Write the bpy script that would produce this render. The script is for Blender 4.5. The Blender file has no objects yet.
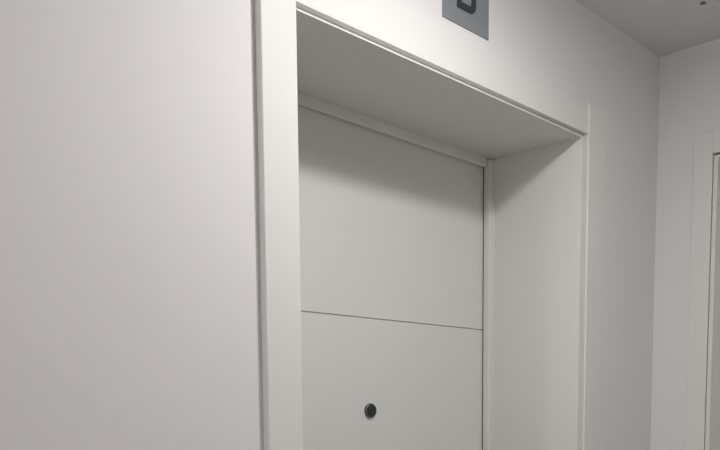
import bpy, bmesh, math
from mathutils import Vector

C = bpy.context.scene.collection
scene = bpy.context.scene

# ---------------------------------------------------------------- camera
# world frame: X runs along the corridor wall, Y goes into it, Z is up
S = 1.13            # metres per survey unit (survey units measured from the camera)
CAM_Z = 1.46
cam_data = bpy.data.cameras.new('camera')
cam = bpy.data.objects.new('camera', cam_data)
C.objects.link(cam)
cam.location = (0, 0, CAM_Z)
cam.rotation_euler = (math.radians(90 - 5.387), 0, math.radians(-47.67))
cam_data.sensor_width = 36
cam_data.lens = 806 / 720 * 36
cam_data.shift_x = -80 / 720
cam_data.shift_y = 253 / 720
cam_data.clip_start = 0.01
scene.camera = cam

# ---------------------------------------------------------------- light and exposure
world = bpy.data.worlds.new('world')
scene.world = world
world.use_nodes = True
world.node_tree.nodes['Background'].inputs[0].default_value = (0.9, 0.93, 1, 1)
world.node_tree.nodes['Background'].inputs[1].default_value = 0.05

LAMP = (0.98, 0.51)      # ceiling lamp position (x, y)
LAMP_POWER = 6.9
LAMP_COLOR = (1.0, 0.985, 0.98)
lamp_data = bpy.data.lights.new('lamp_light', 'AREA')
lamp_data.shape = 'DISK'
lamp_data.size = 0.17
lamp_data.energy = LAMP_POWER
lamp_data.spread = math.radians(178)
lamp_data.color = LAMP_COLOR
lamp_light = bpy.data.objects.new('lamp_light', lamp_data)
C.objects.link(lamp_light)

glow_data = bpy.data.lights.new('lamp_side_light', 'POINT')   # the domed diffuser also lights sideways
glow_data.shadow_soft_size = 0.05
glow_data.energy = 2.5
glow_data.color = LAMP_COLOR
glow_light = bpy.data.objects.new('lamp_side_light', glow_data)
C.objects.link(glow_light)

FILL_LAMP = (-2.1, 0.72)     # unseen lamp added behind the camera as fill for the corridor
fill_data = lamp_data.copy()
fill_data.energy = 28
fill_light = bpy.data.objects.new('lamp_light', fill_data)
C.objects.link(fill_light)

vs = scene.view_settings
vs.view_transform = 'Standard'
vs.look = 'None'
vs.gamma = 1
vs.use_curve_mapping = False
vs.exposure = -0.02

# ---------------------------------------------------------------- materials
def mat(name, color, rough=0.6, metal=0.0, bump=0.0, bscale=200, var=0.0, vscale=3, spec=0.5):
    m = bpy.data.materials.new(name)
    m.use_nodes = True
    nt = m.node_tree
    b = nt.nodes['Principled BSDF']
    b.inputs['Base Color'].default_value = (*color, 1)
    b.inputs['Roughness'].default_value = rough
    b.inputs['Metallic'].default_value = metal
    b.inputs['Specular IOR Level'].default_value = spec
    tc = nt.nodes.new('ShaderNodeTexCoord')
    if bump:
        n = nt.nodes.new('ShaderNodeTexNoise')
        n.inputs['Scale'].default_value = bscale
        n.inputs['Detail'].default_value = 4
        bp = nt.nodes.new('ShaderNodeBump')
        bp.inputs['Strength'].default_value = bump
        bp.inputs['Distance'].default_value = 0.002
        nt.links.new(tc.outputs['Object'], n.inputs['Vector'])
        nt.links.new(n.outputs['Fac'], bp.inputs['Height'])
        nt.links.new(bp.outputs['Normal'], b.inputs['Normal'])
    if var:
        n = nt.nodes.new('ShaderNodeTexNoise')
        n.inputs['Scale'].default_value = vscale
        n.inputs['Detail'].default_value = 3
        mx = nt.nodes.new('ShaderNodeMix')
        mx.data_type = 'RGBA'
        mx.inputs['A'].default_value = (*[c * (1 - var) for c in color], 1)
        mx.inputs['B'].default_value = (*[min(1, c * (1 + var)) for c in color], 1)
        nt.links.new(tc.outputs['Object'], n.inputs['Vector'])
        nt.links.new(n.outputs['Fac'], mx.inputs['Factor'])
        nt.links.new(mx.outputs['Result'], b.inputs['Base Color'])
    return m

M_wall = mat('wall_paint', (0.765, 0.75, 0.747), 0.85, bump=0.03, bscale=160, var=0.012, vscale=4, spec=0.2)
M_ceil = mat('ceiling_paint', (0.78, 0.765, 0.76), 0.9, bump=0.1, bscale=160, spec=0.2)
M_end = M_wall
M_lacq = mat('door_lacquer', (0.745, 0.748, 0.712), 0.5, bump=0.02, bscale=300, spec=0.25)
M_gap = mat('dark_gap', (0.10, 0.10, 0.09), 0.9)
M_leaf = M_lacq
M_floor = mat('floor_tile', (0.23, 0.225, 0.215), 0.4, var=0.08, vscale=6)
M_base = mat('baseboard_lacquer', (0.70, 0.695, 0.67), 0.4)
M_sign = mat('brushed_metal_grey', (0.235, 0.245, 0.26), 0.45, 0.0, bump=0.03, bscale=500)
M_letter = mat('dark_letter', (0.030, 0.034, 0.046), 0.5)
M_black = mat('peephole_black', (0.018, 0.022, 0.021), 0.3)
M_ring = mat('peephole_ring', (0.14, 0.15, 0.15), 0.35, 0.6)
M_glass = mat('peephole_lens', (0.03, 0.045, 0.045), 0.08)
M_steel = mat('satin_steel', (0.55, 0.55, 0.54), 0.3, 1.0)
M_fit = mat('dark_fitting', (0.16, 0.155, 0.15), 0.6)
M_housing = mat('lamp_housing', (0.75, 0.75, 0.75), 0.4)
M_diff = bpy.data.materials.new('lamp_diffuser')
M_diff.use_nodes = True
_b = M_diff.node_tree.nodes['Principled BSDF']
_b.inputs['Base Color'].default_value = (0.9, 0.9, 0.9, 1)
_b.inputs['Emission Color'].default_value = (*LAMP_COLOR, 1)
_b.inputs['Emission Strength'].default_value = 5

# ---------------------------------------------------------------- helpers
def P(x, y, z):
    """survey point -> metres"""
    return Vector((x * S, y * S, CAM_Z + z * S))

def box(bm, a, b):
    x0, x1 = sorted((a[0], b[0])); y0, y1 = sorted((a[1], b[1])); z0, z1 = sorted((a[2], b[2]))
    v = [bm.verts.new(p) for p in ((x0,y0,z0),(x1,y0,z0),(x1,y1,z0),(x0,y1,z0),(x0,y0,z1),(x1,y0,z1),(x1,y1,z1),(x0,y1,z1))]
    for f in ((0,3,2,1),(4,5,6,7),(0,1,5,4),(1,2,6,5),(2,3,7,6),(3,0,4,7)):
        bm.faces.new([v[i] for i in f])

def prism(bm, pts, d0, d1, axis='Y'):
    """outline (u, z) swept from d0 to d1 along Y (u = x) or X (u = y)"""
    def at(u, z, d):
        return (u, d, z) if axis == 'Y' else (d, u, z)
    a = [bm.verts.new(at(u, z, d0)) for u, z in pts]
    b = [bm.verts.new(at(u, z, d1)) for u, z in pts]
    bm.faces.new(a); bm.faces.new(b[::-1])
    n = len(pts)
    for i in range(n):
        bm.faces.new((a[i], b[i], b[(i+1) % n], a[(i+1) % n]))

def finish(name, bm, m, parent=None, bevel=0.0, seg=2, smooth=False, origin=None):
    bmesh.ops.recalc_face_normals(bm, faces=bm.faces[:])
    me = bpy.data.meshes.new(name)
    bm.to_mesh(me); bm.free()
    for mm in (m if isinstance(m, (list, tuple)) else [m]):
        me.materials.append(mm)
    o = bpy.data.objects.new(name, me)
    C.objects.link(o)
    off = Vector(origin) if origin is not None else (parent_world(parent) if parent else Vector((0,0,0)))
    me.transform(__import__('mathutils').Matrix.Translation(-off))
    if parent:
        o.parent = parent
        o.location = off - parent_world(parent)
    else:
        o.location = off
    if bevel:
        md = o.modifiers.new('bevel', 'BEVEL')
        md.width = bevel; md.segments = seg; md.limit_method = 'ANGLE'
        md.angle_limit = math.radians(40)
        md.harden_normals = False
    if smooth:
        for p in me.polygons: p.use_smooth = True
        try:
            me.set_sharp_from_angle(angle=math.radians(35))
        except Exception:
            pass
    return o

def parent_world(o):
    v = Vector((0,0,0))
    while o is not None:
        v = v + Vector(o.location); o = o.parent
    return v

def empty(name, loc, label, cat, kind=None):
    o = bpy.data.objects.new(name, None)
    C.objects.link(o); o.location = loc
    o.empty_display_size = 0.1
    tag(o, label, cat, kind)
    return o

def tag(o, label=None, cat=None, kind=None):
    if label: o['label'] = label
    if cat: o['category'] = cat
    if kind: o['kind'] = kind
    return o

def ring_lathe(bm, prof, centre, axis, n=48):
    """profile (r, h) turned about an axis: 'Y-' = h grows towards -Y, 'Z-' = h grows downwards"""
    rings = []
    for r, h in prof:
        row = []
        if r < 1e-6:
            rings.append([bm.verts.new(_lp(centre, 0, 0, h, axis))]); continue
        for i in range(n):
            t = 2*math.pi*i/n
            row.append(bm.verts.new(_lp(centre, r*math.cos(t), r*math.sin(t), h, axis)))
        rings.append(row)
    for a, b in zip(rings, rings[1:]):
        for i in range(n):
            j = (i+1) % n
            if len(a) == 1 and len(b) == 1: continue
            if len(a) == 1: bm.faces.new((a[0], b[i], b[j]))
            elif len(b) == 1: bm.faces.new((a[i], b[0], a[j]))
            else: bm.faces.new((a[i], b[i], b[j], a[j]))

def _lp(c, u, v, h, axis):
    if axis == 'Y-': return (c[0]+u, c[1]-h, c[2]+v)
    return (c[0]+u, c[1]+v, c[2]-h)

def u_shape(x0, x1, ztop, w_l, w_r, w_t, zb):
    """inverted-U outline: outer x0..x1 up to ztop, inner cut inset by the widths"""
    return [(x0, zb), (x0+w_l, zb), (x0+w_l, ztop-w_t), (x1-w_r, ztop-w_t), (x1-w_r, zb), (x1, zb), (x1, ztop), (x0, ztop)]

K = 0.9894          # wall-plane survey correction
# ---------------------------------------------------------------- key planes (metres)
YW = 0.932 * S                      # face of the wall with the door
XE = 1.795 * K * S                       # end wall
ZC = CAM_Z + 0.80 * K * S               # ceiling
YB = -0.36                           # wall behind the camera
XL = -3.2                            # far end of corridor behind the camera
OX0, OX1 = 0.7200 * S, 1.437 * S     # door opening
OZ = CAM_Z + 0.532 * S               # soffit
YD = 1.1617 * S                      # door leaf face

# ---------------------------------------------------------------- room shell
bm = bmesh.new()
box(bm, (XL-0.1, YB-0.1, -0.12), (XE+0.3, YW+0.45, 0))
floor = tag(finish('floor', bm, M_floor), kind='structure')
bm = bmesh.new()
box(bm, (XL-0.1, YB-0.1, ZC), (XE+0.3, YW+0.45, ZC+0.12))
ceiling = tag(finish('ceiling', bm, M_ceil), kind='structure')

LT = 0.0243  # lining board thickness at the sides
LH = 0.0032  # visible lip of the lining at the head
FLUSH = 0.9216 * S   # front edge of lining and head casing
bm = bmesh.new()
prism(bm, [(XL-0.1, 0), (OX0-LT, 0), (OX0-LT, OZ+LH), (OX1+LT, OZ+LH), (OX1+LT, 0), (XE, 0), (XE, ZC), (XL-0.1, ZC)], YW, YW+0.34)
tag(finish('wall_front', bm, M_wall), kind='structure')
bm = bmesh.new()
box(bm, (XL-0.1, YB-0.1, 0), (XE, YB, ZC))
tag(finish('wall_back', bm, M_wall), kind='structure')
bm = bmesh.new()
box(bm, (XL-0.1, YB, 0), (XL, YW, ZC))
tag(finish('wall_left', bm, M_wall), kind='structure')

# end wall with an opening for the second door
EY1 = 0.7905 * K * S
EY0 = EY1 - 0.80
EZ = CAM_Z + 0.543 * K * S
LE = 0.0110  # its lining board
bm = bmesh.new()
prism(bm, [(YB-0.1, 0), (EY0-LE, 0), (EY0-LE, EZ+LE), (EY1+LE, EZ+LE), (EY1+LE, 0), (YW+0.34, 0), (YW+0.34, ZC), (YB-0.1, ZC)], XE, XE+0.2, 'X')
tag(finish('wall_right', bm, M_end), kind='structure')

# baseboards
bm = bmesh.new(); box(bm, (XL, YW-0.012, 0), (0.6599*S, YW, 0.08))
tag(finish('baseboard_front', bm, M_base, bevel=0.003), kind='structure')
bm = bmesh.new(); box(bm, (1.522*S, YW-0.012, 0), (XE, YW, 0.08))
tag(finish('baseboard_corner', bm, M_base, bevel=0.003), kind='structure')
bm = bmesh.new(); box(bm, (XL, YB, 0), (XE, YB+0.012, 0.08))
tag(finish('baseboard_back', bm, M_base, bevel=0.003), kind='structure')

# ---------------------------------------------------------------- door 1
door = empty('door_1', ((OX0+OX1)/2, YD, 0), 'white flush door recessed in a deep reveal under the grey plaque', 'door', 'structure')
FACE = 0.9180 * S                    # face of the casings
# jamb lining: thin U board running through the wall; its front edge shows as the bright line
bm = bmesh.new()
prism(bm, u_shape(OX0-LT, OX1+LT, OZ+LH, LT, LT, LH, 0), FLUSH, YW+0.30)
finish('jamb_lining', bm, M_lacq, door, bevel=0.0005, seg=1)
# door stop bead round the leaf
b_w = 0.0175 * S
bm = bmesh.new()
b_h = b_w + 0.0015
box(bm, (OX0-0.006, YD-0.019, 0), (OX0+b_w, YD+0.002, OZ-0.001))
box(bm, (OX1-b_w, YD-0.019, 0), (OX1+0.006, YD+0.002, OZ-0.001))
box(bm, (OX0+b_w-0.001, YD-0.009, OZ-b_h), (OX1-b_w+0.001, YD+0.002, OZ+0.003))
finish('door_stop', bm, M_lacq, door, bevel=0.004, seg=3)
# rebate behind the bead, so a shadow gap opens between bead and leaf
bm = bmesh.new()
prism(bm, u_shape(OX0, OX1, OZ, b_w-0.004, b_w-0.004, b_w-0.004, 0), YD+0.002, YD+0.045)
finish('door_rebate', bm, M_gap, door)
# leaf: two panels parted by a horizontal groove
lx1 = OX1 - b_w + 0.003
lx0 = OX0 + b_w - 0.003
lz1 = OZ - b_w + 0.003
zg = CAM_Z + 0.1613 * S
g = 0.0022
bm = bmesh.new()
yf, yb_, gd = YD+0.0045, YD+0.043, 0.0045
prof = [(yf, 0.006), (yf, zg-g/2), (yf+gd, zg-g/2), (yf+gd, zg+g/2), (yf, zg+g/2), (yf, lz1), (yb_, lz1), (yb_, 0.006)]
prism(bm, prof, lx0, lx1, 'X')
leaf = finish('door_leaf', bm, M_leaf, door, bevel=0.0006, seg=1)
# peephole
pc = (1.0757*S, yf, CAM_Z-0.0166*S)
bm = bmesh.new()
ring_lathe(bm, [(0.0, -0.002), (0.0160, -0.002), (0.0160, 0.0035), (0.0154, 0.0055), (0.0140, 0.0065), (0.0125, 0.0060), (0.0118, 0.0045), (0.0, 0.0040)], pc, 'Y-')
peep = finish('peephole', bm, M_ring, leaf, smooth=True)
tag(peep, 'dark metal peephole ring')
bm = bmesh.new()
ring_lathe(bm, [(0.0, 0.003), (0.0140, 0.0045), (0.0138, 0.0070), (0.011, 0.0078), (0.0065, 0.0074), (0.006, 0.0070), (0.004, 0.0078), (0.0, 0.0083)], pc, 'Y-')
lens = finish('peephole_cover', bm, M_black, leaf, smooth=True)
tag(lens, 'black round peephole cover')
# lever handle and lock, below the frame of the photo
bm = bmesh.new()
hx = lx0 + 0.075
ring_lathe(bm, [(0.0, -0.001), (0.026, -0.001), (0.026, 0.007), (0.011, 0.009), (0.010, 0.045), (0.0, 0.045)], (hx, yf, 1.02), 'Y-')
box(bm, (hx-0.010, yf-0.052, 1.010), (hx+0.125, yf-0.038, 1.030))
finish('door_handle', bm, M_steel, leaf, bevel=0.003)

# casings (architraves): two uprights and the head between them
ZCT = CAM_Z + 0.6040 * S              # top of the casing
casing_bottom = CAM_Z + 0.5430 * S
cl0, cl1 = 0.6599*S, 0.7187*S
cr0, cr1 = 1.4585*S, 1.522*S
def casing(pts, y0, bev=0.002):
    bm = bmesh.new()
    prism(bm, pts, y0, YW)
    return finish('casing', bm, M_lacq, door, bevel=bev, seg=3)
casing([(cl0, 0), (cl1, 0), (cl1, ZCT), (cl0, ZCT)], FACE)
casing([(cr0, 0), (cr1, 0), (cr1, ZCT), (cr0, ZCT)], FACE, 0.0015)
casing([(cl1, casing_bottom), (cr0, casing_bottom), (cr0, ZCT-0.001), (cl1, ZCT-0.001)], FLUSH, 0.001)

# ---------------------------------------------------------------- door 2 in the end wall
door2 = empty('door_2', (XE+0.05, (EY0+EY1)/2, 0), 'white door in the end wall, cut by the right edge of the photo', 'door', 'structure')
bm = bmesh.new()
prism(bm, u_shape(EY0-LE, EY1+LE, EZ+LE/2, LE, LE, LE/2, 0), XE-0.009, XE+0.16, 'X')
finish('jamb_lining', bm, M_lacq, door2, bevel=0.0015)
bm = bmesh.new()
prism(bm, u_shape(EY0, EY1, EZ, 0.02, 0.02, 0.02, 0), XE+0.075, XE+0.10, 'X')
finish('door_stop', bm, M_lacq, door2, bevel=0.003)
bm = bmesh.new()
box(bm, (XE+0.102, EY0+0.002, 0.006), (XE+0.142, EY1-0.002, EZ-0.002))
leaf2 = finish('door_leaf', bm, M_lacq, door2, bevel=0.001)
ca0, ca1 = 0.8024*K*S, 0.848*K*S
EZB = CAM_Z + 0.553*K*S
EZT = EZB + 0.055
XF = XE - 0.011
def casing2(pts):
    bm = bmesh.new()
    prism(bm, pts, XF, XE, 'X')
    return finish('casing', bm, M_lacq, door2, bevel=0.002, seg=3)
casing2([(ca0, 0), (ca1, 0), (ca1, EZT), (ca0, EZT)])
casing2([(EY0-0.062, 0), (EY0-0.010, 0), (EY0-0.010, EZT), (EY0-0.062, EZT)])
casing2([(EY0-0.010, EZB), (ca0, EZB), (ca0, EZT-0.001), (EY0-0.010, EZT-0.001)])

# ---------------------------------------------------------------- plaque with the letter
sx0, sx1 = 1.0388*K*S, 1.1603*K*S
sz0 = CAM_Z + 0.6365*K*S
sz1 = sz0 + 0.145
sign = empty('door_sign', ((sx0+sx1)/2, YW, sz0), 'square grey metal plaque with a dark letter D on the wall above the door', 'sign')
bm = bmesh.new()
box(bm, (sx0, YW-0.002, sz0), (sx1, YW, sz1))
finish('plate', bm, M_sign, sign, bevel=0.0005, seg=1)
def letter_d(x0, x1, z0, z1, t, r):
    n = 12
    def outl(a0, a1, b0, b1, rr):
        pts = [(a0, b0)]
        for i in range(n+1):
            a = -math.pi/2 + math.pi/2*i/n
            pts.append((a1-rr+rr*math.cos(a), b0+rr+rr*math.sin(a)))
        for i in range(n+1):
            a = math.pi/2*i/n
            pts.append((a1-rr+rr*math.cos(a), b1-rr+rr*math.sin(a)))
        pts.append((a0, b1))
        return pts
    o = outl(x0, x1, z0, z1, r)
    inn = outl(x0+t, x1-t, z0+t, z1-t, max(r-t, 0.002))
    bm = bmesh.new()
    y0, y1 = YW-0.0030, YW-0.0019
    L = [[bm.verts.new((p[0], y, p[1])) for p in q] for y in (y0, y1) for q in (o, inn)]
    of, inf, ob, ib = L
    m = len(o)
    for i in range(m):
        j = (i+1) % m
        bm.faces.new((of[i], of[j], inf[j], inf[i]))
        bm.faces.new((ob[i], ib[i], ib[j], ob[j]))
        bm.faces.new((of[i], ob[i], ob[j], of[j]))
        bm.faces.new((inf[i], inf[j], ib[j], ib[i]))
    return bm
bm = letter_d(1.0743*K*S, 1.1243*K*S, CAM_Z+0.6635*K*S, CAM_Z+0.7370*K*S, 0.0135, 0.019)
finish('letter', bm, M_letter, sign)

# ---------------------------------------------------------------- small fitting on the ceiling
fc = (1.6174*K*S, 0.757*K*S, ZC)
bm = bmesh.new()
ring_lathe(bm, [(0.0, -0.001), (0.0065, -0.001), (0.0065, 0.001), (0.004, 0.0022), (0.0, 0.0024)], fc, 'Z-', 24)
hook = finish('ceiling_screw', bm, M_fit, None, smooth=True, origin=fc)
tag(hook, 'tiny dark screw-like fitting in the ceiling near the end wall', 'screw')

# ---------------------------------------------------------------- ceiling lamps: the one by the door and the added fill
def ceiling_lamp(x, y, light, label):
    t = empty('ceiling_lamp', (x, y, ZC), label, 'lamp')
    bm = bmesh.new()
    ring_lathe(bm, [(0.0, -0.001), (0.105, -0.001), (0.105, 0.010), (0.100, 0.014), (0.090, 0.014), (0.088, 0.008), (0.0, 0.008)], (x, y, ZC), 'Z-', 64)
    finish('housing', bm, M_housing, t, smooth=True)
    bm = bmesh.new()
    ring_lathe(bm, [(0.087, 0.008), (0.085, 0.011), (0.078, 0.014), (0.05, 0.0165), (0.0, 0.017)], (x, y, ZC), 'Z-', 64)
    finish('diffuser', bm, M_diff, t, smooth=True)
    light.location = (0, 0, -0.020)
    light.parent = t
    return t
glow_light.parent = ceiling_lamp(*LAMP, lamp_light, 'round white ceiling lamp above the corridor in front of the door')
glow_light.location = (0, 0, -0.07)
ceiling_lamp(*FILL_LAMP, fill_light, 'unseen round ceiling lamp added farther back along the corridor as fill light')
